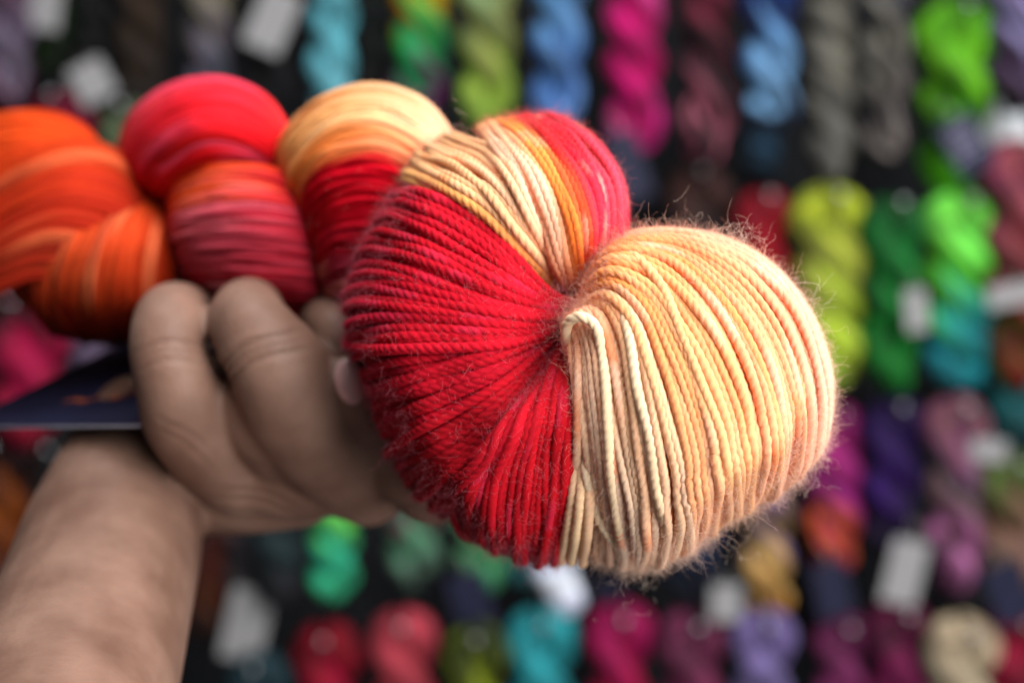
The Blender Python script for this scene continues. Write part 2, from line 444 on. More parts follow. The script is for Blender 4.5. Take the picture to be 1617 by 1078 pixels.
# x, top, bottom, width (read off the photograph), colours down the hank, what it is, options
HANKS = [
    # top row, loops above the frame
    (12, -150, 185, 74, ['4a0a20', '5c1030', '7a6a80', '8c8496', '601038'], 'maroon and lilac hank at the top left corner', {}),
    (82, -140, 128, 78, ['20301c', '1c2c18', '2c4a14', '182416'], 'dark forest green hank with a beige tag in the top left corner', dict(tags=[(70, 12, 52, 70, 8, 'white')])),
    (150, -120, 170, 62, ['15151a', '1a1a1c', '101012'], 'black hank whose pale tag sits just above the orange coil', dict(tags=[(146, 130, 58, 62, -28, 'white')])),
    (222, -140, 168, 78, ['2a2220', '3c2e26', '4a3824', '2a2220'], 'dark brown hank second to the left of the slanted white tag', {}),
    (330, -140, 160, 74, ['6a6c70', '98907c', 'a09a86', '7a7080', '56626c'], 'grey hank flecked beige and slate above the red coil', dict(speck=0.5)),
    (425, -150, 190, 82, ['141418', '101014', '18161c', '1c1a22'], 'black hank behind a large slanted white tag', dict(tags=[(430, 32, 62, 100, 24, 'white')])),
    (524, -150, 185, 74, ['8ccdd0', '88c4cc', '70b8c4', '7cc4d0', '84c0cc'], 'pale aqua hank right of the slanted white tag', dict(phase=0.6)),
    (585, -120, 150, 62, ['6a5c10', '1c2826', '182422', '2a2626'], 'dark teal hank with a touch of ochre beside the aqua one', {}),
    (664, -150, 175, 92, ['9cd050', 'a8e048', 'c88c10', '40b050', '2aa870', '7c1870'], 'rainbow hank of lime, orange, green and magenta', dict(speck=0.3)),
    (768, -150, 212, 88, ['b0d4b4', 'a4c0a0', '90a470', 'a4a468', 'a0bc50', '98b458'], 'mottled olive and mint hank above the two peach coils', dict(speck=0.5)),
    (880, -150, 205, 82, ['88b4d0', '5888b4', '6c9cc4', '7094bc', '4878b8', '80a8dc'], 'denim blue hank next to the hot pink one', {}),
    (1000, -120, 245, 92, ['d0208c', 'e060a8', 'c80878', 'd81088', 'b00868', 'd83c9c'], 'hot pink hank hanging in the top row', dict(tags=[(992, 262, 52, 110, -20, 'navy')])),
    (1115, -130, 265, 88, ['403040', '8c4058', '782c40', '2c1824', '20141c', 'c87c90', '20141c'], 'black and mauve hank between the hot pink and the blue ones', dict(speck=0.2)),
    (1214, -130, 208, 88, ['1c3468', '2050a0', '18306c', '304478', '7cacd8', '94c0e4', '1c2844'], 'navy to sky blue hank in the top row', dict(speck=0.2)),
    (1206, 190, 290, 52, ['38485c', '6890ac', '404854'], 'small slate blue hank end below the sky blue hank', dict(depth=1.32, hook=False)),
    (1312, -150, 292, 76, ['90908a', '8c8a80', '84827a', '9a968a', '6c6c68', '8c8a84'], 'taupe grey hank with a tight even twist', dict(turns=3.4)),
    (1396, -130, 262, 78, ['b0a49c', '8c8c98', '18181c', 'a8a498', '28262a', '8c8480', '1c1a1e'], 'black and stone grey hank between the taupe and bright lime ones', dict(speck=0.3)),
    (1506, 5, 304, 116, ['6cb41c', '84cc34', '78b828', '488014', '74cc28', '64b81c'], 'bright lime green hank with a printed navy tag', dict(tags=[(1524, 228, 66, 96, -32, 'print')], turns=1.1)),
    (1604, -140, 182, 84, ['684464', '7c5c84', 'a8a4cc', '705878', '382838'], 'lavender and plum hank at the top right edge', {}),
    (1584, 172, 248, 110, ['f4f8fc', 'ffffff', 'f4f8fc'], 'short bright white hank at the right edge', dict(depth=1.28, turns=0.4, speck=0.05, hook=False, tilt=0.5)),
    # second row
    (1100, 262, 470, 96, ['6c4c48', '5c4844', '706468', '403c40'], 'dusky brown hank hanging behind the peach ball', dict(depth=1.3)),
    (1205, 304, 600, 84, ['a01438', 'b40c28', 'c41420', '600818'], 'glossy crimson hank above right of the peach ball', {}),
    (1310, 298, 618, 112, ['b8c43c', 'a8b04c', 'b8bc68', 'a8bc34', 'b4c850', 'b0c860'], 'chartreuse yellow hank beside the peach ball', dict(turns=1.8)),
    (1408, 314, 622, 90, ['107838', '0c6c34', '18a048', '0c5c2c', '18903c', '1c8838'], 'emerald green hank beside the chartreuse one', dict(tags=[(1446, 490, 34, 66, -8, 'white')])),
    (1514, 304, 614, 112, ['88dc60', '84e068', '6cbc3c', '70d850', '48c0b4', '30b0b8', '38a4b0'], 'light green hank fading to turquoise', dict(turns=1.7)),
    (1606, 222, 620, 100, ['b06468', '9c4c74', 'a05c60', '90404c', '941820', '506820', '801018'], 'dusty rose and red hank at the right edge below the white one', dict(tags=[(1600, 464, 88, 34, -10, 'white')])),
    (1545, 560, 720, 66, ['2c4c50', '203438', '181c20'], 'dark teal hank tucked behind the turquoise end', dict(depth=1.33, hook=False)),
    # third row, right
    (1316, 640, 905, 92, ['b4388c', 'b44088', 'b8409c', 'a83484', 'dc7820', 'c03c60'], 'magenta hank with an orange patch', dict(tags=[(1314, 930, 58, 92, -14, 'navy')])),
    (1408, 628, 880, 90, ['401c68', '3c1c60', '502480', '341850', '201030'], 'deep purple hank with a white tag at its foot', dict(tags=[(1428, 902, 58, 104, 12, 'white')])),
    (1508, 628, 940, 92, ['8c646c', '9c607c', '846080', '8c8080', '684430', 'b078a0', 'a86c94', '805070'], 'mauve hank flecked with beige and brown', dict(speck=0.5)),
    (1602, 590, 720, 90, ['2c7478', '347c80', '204448'], 'teal hank at the right edge', dict(depth=1.3)),
    (1594, 718, 960, 92, ['6c8448', '806850', '9c7c70', 'a08070', '685850'], 'beige brown hank with a hint of green at the right edge', dict(tags=[(1592, 935, 62, 100, -22, 'navy'), (1560, 710, 60, 34, 5, 'white')])),
    (1212, 700, 975, 80, ['705ca0', '5c4c98', 'c0a048', '6454a0', 'd8b870', 'd4b078', 'b07c28'], 'ochre yellow and violet hank under the peach ball', dict(tags=[(1146, 950, 48, 58, 0, 'white')])),
    (1092, 800, 940, 84, ['244c78', '1c4468', '203858', '181c30'], 'petrol blue hank below the peach ball', {}),
    (960, 800, 960, 84, ['20203c', '181828', '2c2c48'], 'midnight blue hank below the meeting of red and cream strands', {}),
    # third row, left and centre
    (866, 868, 978, 58, ['dce4f8', 'f4f8ff', 'e8ecff'], 'short white hank slanting out below the red strands', dict(depth=1.1, tilt=-0.42, turns=2.4, speck=0.1, hook=False)),
    (826, 800, 930, 70, ['307478', '3c8488', '245458'], 'dark teal hank beside the short white one', dict(depth=1.26)),
    (766, 770, 935, 88, ['4c9c6c', '7cc48c', '6cb484', '58a07c'], 'mint green hank with a navy tag below the red strands', dict(tags=[(746, 955, 60, 108, -16, 'navy')])),
    (652, 762, 930, 86, ['5c9880', '70304c', '6cb08c', '789884', '404c48'], 'sage green hank with a dark red fleck under the hand', dict(speck=0.5)),
    (527, 760, 948, 76, ['84cc48', '78d060', '40c0a0', '44b894', '50c090'], 'bright green hank turning turquoise under the hand', dict(phase=0.7)),
    (440, 800, 960, 70, ['283034', '40585c', '2c3438', '38343c'], 'dark slate hank under the hand', dict(speck=0.5)),
    (385, 800, 1000, 66, ['4c444c', '5c585c', '383438'], 'charcoal hank with a white tag right of the forearm', dict(tags=[(390, 985, 66, 116, 13, 'white')])),
    (326, 820, 1010, 60, ['4c1c10', '60240c', '6c3c14', '301810'], 'rust brown hank close to the forearm', {}),
    # bottom row
    (410, 1030, 1300, 84, ['2c4c54', '385c64', '405060'], 'blackish teal hank in the bottom row right of the forearm', {}),
    (518, 985, 1290, 96, ['980c30', 'b81050', '8c0c20', '980c28'], 'ruby red hank with a shiny loop in the bottom row', {}),
    (638, 964, 1290, 94, ['c45464', 'cc5c68', 'c85464', 'c04c5c'], 'coral pink hank in the bottom row', {}),
    (752, 985, 1290, 88, ['3c4820', '98a420', '545c20', '8c9420'], 'mottled olive yellow hank in the bottom row', dict(speck=0.8)),
    (856, 960, 1290, 98, ['44b4bc', '48b8c0', '3cacb4', '48b8c0'], 'turquoise hank in the bottom row', {}),
    (980, 952, 1290, 96, ['b0146c', 'b81860', 'b82050', 'b01850'], 'raspberry hank in the bottom row', {}),
    (1094, 962, 1290, 98, ['7c3c5c', '8c4468', '703050', '803c5c'], 'dusky plum hank in the bottom row', {}),
    (1204, 962, 1290, 90, ['8878a8', '9084b0', '8478a0', '8880a8'], 'lavender grey hank in the bottom row', {}),
    (1330, 972, 1290, 80, ['8c4070', '98487c', '78305c', '904070'], 'berry mauve hank below the hanging navy tag', {}),
    (1418, 948, 1290, 92, ['6c1c48', '8c2864', '70204c', '601c40'], 'burgundy hank below the leaning white tag', {}),
    (1516, 974, 1290, 104, ['b8a890', 'c4b8a0', 'a8a088', 'b4a890'], 'cream beige hank in the bottom row', {}),
    (1598, 958, 1290, 104, ['90103c', 'b41c54', 'a01444', 'd0407c'], 'cerise hank in the bottom right corner', {}),
    # far left
    (42, 460, 712, 118, ['40101c', 'b80c58', 'c00c60', '94083c', 'a00c40'], 'cerise hank behind the held card', {}),
    (140, 500, 620, 60, ['60506c', '8c7c94', '705c7c'], 'small lilac hank between the orange coil and the card', dict(depth=1.3)),
    (6, 690, 960, 84, ['201c30', 'a05c18', '985414', '3c2434'], 'amber brown hank at the left edge beside the forearm', {}),
    (92, 700, 900, 66, ['101820', '181c20', '141c1c'], 'black hank between the amber one and the wrist', {}),
    (100, 148, 420, 88, ['8c1044', 'a01450', '700c38'], 'dark pink hank peeping over the orange coil', {}),
    (205, 165, 420, 78, ['707c60', '647458', '545c4c'], 'sage grey hank in the gap between the orange and red coils', {}),
    (1085, 500, 760, 90, ['383038', '484048'], 'grey brown hank hidden behind the peach ball', dict(hook=False, depth=1.3)),
    (1300, 900, 1000, 60, ['28141c', '381824'], 'dark wine hank behind the hanging navy tag', dict(depth=1.34, hook=False)),
    (1590, 1000, 1200, 60, ['281018', '381824'], 'blackish red hank behind the cerise one', dict(depth=1.34, hook=False)),
]
for k, (x, yt, yb, w, cols, label, opt) in enumerate(HANKS):
    opt = dict(opt)
    opt.setdefault('depth', 1.18 + 0.07 * ((k * 37) % 10) / 10)
    opt.setdefault('phase', 0.0)
    hank(x, yt, yb, w, cols, label, seed=k, **opt)


# ------------------------------------------------------------------ the held skein
skein = empty('yarn_skein', P(620, 480, 0.42))
tag(skein, 'twisted skein of red, orange and peach wool held up in front of the wall', 'yarn skein')
SK0 = np.array(skein.location)
FIB = []         # (points, colour) of loose fibres, gathered per bundle


def lobe_depth(lobe):
    cx, cy, rx, ry, dc, h = lobe
    return lambda x, y: dc - h * math.sqrt(max(0.0, 1 - ((x - cx) / rx) ** 2 - ((y - cy) / ry) ** 2))


def loft(guides, lobe, n=64):
    f = lobe_depth(lobe)
    G = []
    for g in guides:
        pts = [P(p[0], p[1], p[2] if len(p) > 2 else f(p[0], p[1])) for p in g]
        G.append(resample(pts, n))
    G = np.array(G)                                    # (k, n, 3)
    return G


def surf(G, u, nv):
    """curve at cross-position u(v) with its surface normal; u is (nv,)"""
    k, n, _ = G.shape
    v = np.linspace(0, 1, nv)
    iv = np.clip(v * (n - 1), 0, n - 1.000001)
    i = iv.astype(int); fr = (iv - i)[:, None, None]
    col = G.transpose(1, 0, 2)
    C = col[i] * (1 - fr) + col[np.minimum(i + 1, n - 1)] * fr      # (nv,k,3)

    def ev(uu):
        x = np.clip(uu * (k - 1), 0, k - 1 - 1e-9)
        j = x.astype(int); f = (x - j)[:, None]
        a = np.arange(nv)
        p1 = C[a, j]; p2 = C[a, j + 1]
        p0 = np.where((j == 0)[:, None], 2 * p1 - p2, C[a, np.maximum(j - 1, 0)])
        p3 = np.where((j + 2 > k - 1)[:, None], 2 * p2 - p1, C[a, np.minimum(j + 2, k - 1)])
        return 0.5 * ((2 * p1) + (-p0 + p2) * f + (2 * p0 - 5 * p1 + 4 * p2 - p3) * f ** 2 + (-p0 + 3 * p1 - 3 * p2 + p3) * f ** 3)
    p = ev(u)
    du = ev(np.clip(u + 0.02, 0, 1)) - ev(np.clip(u - 0.02, 0, 1))
    dv = np.gradient(p, axis=0)
    nn = np.cross(norm(du), norm(dv))
    return p, nn


def grid_color(grid, u, v):
    g = np.array([[hx(c) for c in row.split()] for row in grid])
    k, m, _ = g.shape
    x = np.clip(u, 0, 1) * (k - 1); y = np.clip(v, 0, 1) * (m - 1)
    i = np.clip(x.astype(int), 0, k - 2); j = np.clip(y.astype(int), 0, m - 2)
    fx = fade(0.2, 0.8, x - i)[:, None]; fy = (y - j)[:, None]
    return (g[i, j] * (1 - fx) + g[i + 1, j] * fx) * (1 - fy) + (g[i, j + 1] * (1 - fx) + g[i + 1, j + 1] * fx) * fy


def strand_mesh(acc, p, nn, rad, pitch, col, sides, lobes=3, ph=0.0):
    T = norm(np.gradient(p, axis=0))
    # keep the frame orthogonal
    Nn = nn - T * (nn * T).sum(1, keepdims=True)
    Nn = norm(Nn)
    B = np.cross(T, Nn)
    s = np.concatenate([[0], np.cumsum(np.linalg.norm(np.diff(p, axis=0), axis=1))])
    n = len(p)
    th = np.linspace(0, 2 * np.pi, sides, endpoint=False)
    if lobes:
        a = (th + np.pi / lobes) % (2 * np.pi / lobes) - np.pi / lobes
        e = 0.25
        rho = e * np.cos(a) + np.sqrt(np.maximum((1 - e) ** 2 - (e * np.sin(a)) ** 2, 0))
    else:
        rho = np.ones(sides)
    tw = 2 * np.pi * s / pitch + ph
    A = th[None] + tw[:, None]
    r = (np.broadcast_to(rad, (n,))[:, None] * rho[None])[..., None]
    V = p[:, None] + r * (np.cos(A)[..., None] * Nn[:, None] + np.sin(A)[..., None] * B[:, None])
    i = np.arange(n - 1)[:, None]; j = np.arange(sides)[None]; j2 = (j + 1) % sides
    F = np.stack([i * sides + j, i * sides + j2, (i + 1) * sides + j2, (i + 1) * sides + j], -1).reshape(-1, 4)
    uv = np.stack([np.broadcast_to(np.abs(th / np.pi - 1)[None], (n, sides)), np.broadcast_to((s / 0.004)[:, None] + ph * 7, (n, sides))], -1)
    acc['V'].append(V.reshape(-1, 3)); acc['F'].append(F + acc['n']); acc['n'] += n * sides
    acc['C'].append(np.repeat(col, sides, 0)); acc['U'].append(uv.reshape(-1, 2))


def flush(acc, name, mat, parent, label=None):
    V = np.concatenate(acc['V']) - SK0
    o = new_mesh(name, V, np.concatenate(acc['F']), mat, parent, np.concatenate(acc['C']), np.concatenate(acc['U']))
    if label: o['label'] = label
    return o


def new_acc():
    return dict(V=[], F=[], C=[], U=[], n=0)


def bundle(label, guides, lobe, grid, n, rad=0.00125, layers=2, hi=True, seed=0, flip=1, jit=0.35, fibres=0, fcol=None, urange=(0, 1),
           step=0.00035, pitch=0.0074, bunch=0.5, dyes=None, dfreq=3.0, fl=(0.0012, 0.0045), ujit=0.018, raise_=0.0, deep=None, tint=(1, 1, 1), cross=0.0):
    r = np.random.default_rng(seed)
    G = loft(guides, lobe)
    k = G.shape[0]
    # make normals point to the viewer on average
    _, t0 = surf(G, np.full(40, 0.5), 40)
    mid, _ = surf(G, np.full(40, 0.5), 40)
    view = norm(np.array([0, 0, CZ]) - mid)
    sg = 1 if (t0[10:30] * view[10:30]).sum() > 0 else -1
    acc = new_acc()
    L = np.linalg.norm(np.diff(G[k // 2], axis=0), axis=1).sum()
    clump = r.random(12) * 6.28
    for lay in range(layers):
        m = n if lay == 0 else int(n * 0.9)
        hires = hi and lay == 0
        st = step if hires else (step * 2.2 if hi else 0.0016)
        nv = max(20, int(L / st))
        for q in range(m):
            u0 = urange[0] + (urange[1] - urange[0]) * (q + 0.5 + 0.5 * lay + r.uniform(-0.3, 0.3) * bunch) / m
            u0 = min(max(u0, 0.0), 1.0)
            sd = int(r.integers(1e9))
            uu = np.clip(u0 + wob(nv, 1.3, sd) * (0.85 * jit / m) * (1 + 1.2 * (r.random() < 0.15)), 0, 1)
            p, nn = surf(G, uu, nv)
            nn = nn * sg
            ofs = (-lay * 1.05 * rad + r.uniform(-0.55, 0.45) * rad * bunch + wob(nv, 2.2, sd + 1) * rad * jit)[:, None]
            if lay == 0 and r.random() < raise_:
                ofs = ofs + rad * r.uniform(0.5, 0.95)
                uu = np.clip(uu + wob(nv, 0.7, sd + 7) * 1.3 / m, 0, 1)
                p, nn = surf(G, uu, nv); nn = nn * sg
            if lay == 0 and r.random() < cross:
                ofs = ofs + rad * 0.75 * np.sin(np.pi * np.linspace(0, 1, nv))[:, None]
                uu = np.clip(u0 + r.choice([-1, 1]) * r.uniform(1.5, 3.5) / m * np.linspace(-0.5, 1, nv), 0, 1)
                p, nn = surf(G, uu, nv); nn = nn * sg
            rr_ = rad * r.uniform(0.88, 1.1) * (1 + 0.06 * wob(nv, 8, sd + 2))
            pp = p + nn * ofs
            vv = np.linspace(0, 1, nv)
            C = grid_color(grid, u0 + r.normal(0, ujit) + 0.02 * wob(nv, 2, sd + 4), vv + 0.06 * r.normal() + 0.04 * wob(nv, 2, sd + 3))
            if dyes:
                for dc, amt, th in dyes:
                    w = fade(th, th + 0.35, wob(nv, dfreq, (sd if dfreq > 1 else seed * 1000 + q // 3 + lay * 77) + 11 + int(th * 100)))[:, None] * amt
                    C = C * (1 - w) + hx(dc) * w
            C = C * np.array(tint)
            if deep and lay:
                C = C * 0.45 + hx(deep) * 0.55  # warm bounced light in the gaps, painted into the deeper layers' colour
            C = np.clip(C * r.uniform(0.9, 1.08), 0, 1)
            strand_mesh(acc, pp, nn, rr_, pitch * r.uniform(0.92, 1.1), C, 18 if hires else (12 if hi else 8), 3 if hi else 0, r.random() * 6.28)
            if lay == 0 and fibres:
                nf = r.poisson(fibres / m)
                for _ in range(nf):
                    i = int(r.uniform(0.0, 0.97) * nv)
                    Ti = pp[min(i + 1, nv - 1)] - pp[max(i - 1, 0)]
                    Ti = Ti / (np.linalg.norm(Ti) + 1e-9)
                    a = r.uniform(-1.4, 1.4)
                    N0 = nn[i] / (np.linalg.norm(nn[i]) + 1e-9)
                    B0 = np.cross(Ti, N0)
                    d = N0 * math.cos(a) + B0 * math.sin(a)
                    st0 = pp[i] + d * rad * 0.85
                    vw = np.array([0, 0, CZ]) - pp[i]
                    if abs(N0.dot(vw)) / np.linalg.norm(vw) > 0.5 and r.random() < 0.72: continue
                    d = d + r.normal(0, 0.55, 3)
                    fc = C[i] if fcol is None else C[i] * 0.35 + hx(fcol) * 0.65
                    make_fibre(st0, d, r.uniform(*fl) * (1 + 1.0 * (r.random() < 0.06)), fc, r)
    return flush(acc, 'strand_bundle', M_WOOL if hi else M_WOOL_FAR, skein, label)


def make_fibre(p0, d, length, col, r, rad=None):
    n = 9
    d = d / (np.linalg.norm(d) + 1e-9)
    bend = r.normal(0, 0.45, 3)
    pts = [p0]
    for i in range(n):
        d = d + bend * 0.6 + r.normal(0, 0.33, 3)
        if r.random() < 0.15: bend = r.normal(0, 0.5, 3)
        d = d / (np.linalg.norm(d) + 1e-9)
        pts.append(pts[-1] + d * length / n)
    FIB.append((np.array(pts), np.clip(col, 0, 1), rad or r.uniform(0.000019, 0.000038)))


# --- right peach ball
W = 0.41
gA = [
    [(893, 512, .362), (900, 545, .354), (906, 620), (906, 700), (900, 790), (890, 860), (884, 880, .385), (888, 860, .405)],
    [(896, 505, .356), (920, 498, .350), (940, 545), (950, 630), (962, 720), (975, 800), (980, 860), (978, 886, .388), (985, 800, .425)],
    [(905, 500, .358), (955, 478, .349), (990, 530), (1008, 610), (1024, 700), (1040, 780), (1044, 845), (1036, 884, .388), (1030, 800, .425)],
    [(915, 480, .362), (960, 440, .350), (1020, 480), (1062, 560), (1092, 640), (1112, 720), (1116, 790), (1104, 848, .382), (1080, 780, .425)],
    [(920, 455, .366), (965, 410, .352), (1040, 430), (1105, 500), (1148, 580), (1176, 660), (1186, 735), (1170, 800, .380), (1125, 740, .425)],
    [(924, 445, .370), (975, 392, .356), (1070, 395), (1150, 450), (1208, 530), (1240, 620), (1248, 695), (1226, 775, .380), (1165, 710, .425)],
    [(926, 440, .374), (985, 380, .364), (1085, 372, .360), (1180, 402, .358), (1254, 470, .357), (1297, 560, .357), (1308, 640, .360), (1283, 718, .374), (1195, 680, .425)],
    [(928, 440, .382), (990, 388, .384), (1085, 380, .388), (1175, 408, .390), (1248, 472, .392), (1290, 560, .392), (1300, 640, .394), (1275, 710, .398), (1195, 670, .430)],
]
lobeA = (1100, 640, 250, 285, .378, .046)
gridA = [
    'f0a87c f8d4b0 fcdcbc fad4b4 f4c4a0',
    'f6b890 fcdcb8 fde2c8 fad0b0 f8c8a8',
    'f9b078 fcd0a4 fdd8b4 fcd4b4 fce0bc',
    'f89c50 fbb478 fdc090 fcc898 fcd8ac',
    'f69040 fbac70 fdbc84 fdbc88 fccc98',
    'f69450 fbae7c fdb890 fdbe94 fcc494',
    'f6a068 fcb894 fdc8ac fdc8ac fbc09c',
    'f6a068 fcb894 fdc8ac fdc8ac fbc09c',
]
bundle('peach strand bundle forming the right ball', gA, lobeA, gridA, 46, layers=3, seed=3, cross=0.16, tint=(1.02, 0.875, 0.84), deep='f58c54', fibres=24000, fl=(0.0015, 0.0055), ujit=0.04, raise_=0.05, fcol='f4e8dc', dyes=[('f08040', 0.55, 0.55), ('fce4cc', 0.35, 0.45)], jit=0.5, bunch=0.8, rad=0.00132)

# --- red bundle sweeping left from the pinch
lobeB = (770, 560, 270, 390, .398, .046)
gB = [
    [(905, 478, .366), (868, 462, .362), (820, 412), (770, 362), (715, 325), (662, 300), (632, 300, .400), (640, 320, .425)],
    [(905, 482, .366), (862, 478, .361), (800, 446), (735, 408), (668, 372), (612, 356, .378), (590, 366, .400), (606, 380, .425)],
    [(905, 488, .366), (860, 494, .360), (790, 480), (715, 456), (640, 432), (582, 425, .378), (560, 436, .400), (578, 445, .425)],
    [(905, 494, .366), (856, 510, .360), (780, 512), (700, 504), (620, 498), (565, 500, .376), (548, 508, .400), (570, 512, .425)],
    [(905, 500, .366), (850, 526, .360), (775, 546), (700, 556), (630, 566), (584, 574, .376), (572, 580, .400), (592, 580, .425)],
    [(902, 506, .366), (845, 545, .361), (780, 588), (710, 618), (655, 640), (612, 655, .376), (598, 660, .400), (612, 655, .425)],
    [(898, 515, .366), (842, 568, .362), (785, 630), (730, 676), (680, 706), (642, 726, .378), (630, 730, .400), (650, 720, .425)],
    [(895, 530, .366), (845, 600, .363), (795, 665), (750, 716), (710, 752), (684, 786, .380), (676, 790, .402), (685, 770, .425)],
    [(893, 540, .366), (852, 630, .364), (812, 695), (776, 748), (740, 788), (712, 806, .382), (704, 810, .404), (712, 795, .425)],
]
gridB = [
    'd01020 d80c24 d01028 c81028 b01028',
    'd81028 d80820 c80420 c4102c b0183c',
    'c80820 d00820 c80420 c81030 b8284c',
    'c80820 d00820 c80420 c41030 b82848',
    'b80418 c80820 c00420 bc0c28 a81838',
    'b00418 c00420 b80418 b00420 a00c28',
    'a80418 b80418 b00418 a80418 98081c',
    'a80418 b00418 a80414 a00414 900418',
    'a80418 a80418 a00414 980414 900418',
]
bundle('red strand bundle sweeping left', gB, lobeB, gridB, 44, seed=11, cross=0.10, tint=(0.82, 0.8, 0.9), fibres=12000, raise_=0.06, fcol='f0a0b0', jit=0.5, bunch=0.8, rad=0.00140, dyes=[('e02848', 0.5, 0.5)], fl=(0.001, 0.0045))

# --- red bundle falling from the pinch
lobeC = (800, 600, 260, 350, .396, .050)
gC = [
    [(905, 520, .364), (903, 560, .360), (906, 640, .350), (905, 720, .349), (898, 800, .356), (886, 862, .368), (882, 886, .388), (886, 870, .410)],
    [(902, 524, .364), (892, 565, .360), (876, 645), (865, 725), (856, 800), (850, 860, .370), (848, 884, .390), (852, 868, .412)],
    [(898, 530, .364), (876, 580, .360), (838, 660), (812, 730), (800, 800), (798, 850, .364), (800, 874, .392), (806, 860, .414)],
    [(895, 536, .364), (860, 596, .360), (805, 676), (766, 742), (750, 796), (752, 836, .376), (758, 854, .394), (766, 842, .416)],
    [(892, 542, .364), (846, 610, .361), (778, 692), (730, 748), (710, 776, .374), (704, 794, .384), (710, 804, .398), (724, 800, .418)],
]
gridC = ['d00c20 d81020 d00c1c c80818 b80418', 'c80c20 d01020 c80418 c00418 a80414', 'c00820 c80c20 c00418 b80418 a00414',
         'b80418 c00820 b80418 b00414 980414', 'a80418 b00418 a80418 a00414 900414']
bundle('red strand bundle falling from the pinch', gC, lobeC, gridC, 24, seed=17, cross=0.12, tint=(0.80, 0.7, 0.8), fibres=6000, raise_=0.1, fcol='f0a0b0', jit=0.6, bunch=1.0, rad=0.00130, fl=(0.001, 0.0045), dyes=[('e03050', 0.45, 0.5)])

# --- upper coil: peach flank, orange crest, red shoulder
lobeD = (835, 335, 195, 210, .392, .036)
gD1 = [
    [(900, 478, .376), (862, 440, .366), (810, 395), (760, 350), (705, 314), (658, 290, .382), (640, 285, .405), (655, 300, .43)],
    [(900, 475, .376), (865, 430, .366), (822, 375), (775, 322), (718, 284), (672, 262, .384), (655, 256, .405), (668, 272, .43)],
    [(900, 472, .377), (868, 424, .367), (836, 360), (798, 296), (752, 256, .374), (706, 236, .388), (688, 230, .408), (700, 245, .43)],
    [(902, 470, .378), (872, 420, .368), (846, 350), (818, 284), (784, 238, .374), (742, 222, .390), (722, 216, .410), (730, 235, .43)],
]
gridD1 = ['f09040 f0a85c f4b468 f0b870 e8b070', 'f4a468 fac898 f8c490 f4bc80 e8b078', 'f4a880 fccca4 f8c898 f0bc84 e8b07c', 'f4a880 fccca8 f8c89c f4bc84 e8b07c']
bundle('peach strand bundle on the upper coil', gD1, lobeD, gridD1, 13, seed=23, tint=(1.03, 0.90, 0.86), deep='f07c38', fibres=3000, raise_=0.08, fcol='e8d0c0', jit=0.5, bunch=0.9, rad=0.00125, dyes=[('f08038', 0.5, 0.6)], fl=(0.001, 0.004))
gD2 = [
    [(898, 470, .372), (870, 420, .361), (846, 355, .358), (812, 285, .360), (780, 240, .370), (762, 214, .386), (752, 204, .410), (765, 225, .44)],
    [(905, 468, .372), (888, 415, .360), (874, 350, .356), (845, 280, .358), (808, 230, .370), (786, 208, .388), (776, 198, .410), (788, 220, .44)],
    [(912, 462, .372), (908, 410, .360), (900, 350, .355), (876, 285, .358), (838, 228, .370), (812, 202, .388), (800, 194, .410), (810, 215, .44)],
    [(918, 458, .373), (922, 405, .361), (922, 350, .356), (902, 285, .358), (862, 228, .370), (832, 198, .388), (820, 190, .410), (828, 212, .44)],
    [(922, 455, .374), (938, 400, .363), (946, 345, .358), (930, 282, .360), (890, 225, .370), (856, 196, .388), (845, 188, .410), (850, 212, .44)],
    [(926, 455, .375), (955, 395, .367), (966, 340, .363), (956, 280, .364), (918, 228, .374), (880, 197, .390), (866, 190, .412), (870, 212, .44)],
    [(928, 455, .377), (970, 395, .375), (983, 338, .373), (975, 280, .374), (940, 228, .382), (902, 200, .394), (888, 192, .414), (890, 214, .44)],
    [(930, 455, .385), (972, 400, .395), (980, 340, .396), (970, 285, .398), (935, 236, .402), (900, 210, .412), (888, 200, .424), (888, 218, .45)],
]
gridD2 = ['f0a070 fcd0b0 f8c8a0 f4a860 f0a058', 'f8a878 fcc8a8 f8b888 f4a058 f09850', 'f07c30 f89848 f89038 f48c34 e86420',
          'e84020 e84c28 dc2428 d42028 c01c20', 'e03850 e43048 dc1c2c cc1828 b81420', 'e04860 e04458 d82438 c81c30 b01424',
          'd84458 e04458 d02438 c01830 b01020', 'c82040 d02840 c81c34 b01428 981020']
bundle('orange and red strand bundle cresting the upper coil', gD2, lobeD, gridD2, 29, seed=29, cross=0.1, tint=(1.0, 0.93, 0.92), deep='e84c20', fibres=7000, raise_=0.08, fcol='e0a0a0', jit=0.45, bunch=0.9, rad=0.00128, fl=(0.001, 0.004), dyes=[('f8d8b8', 0.25, 0.6)])

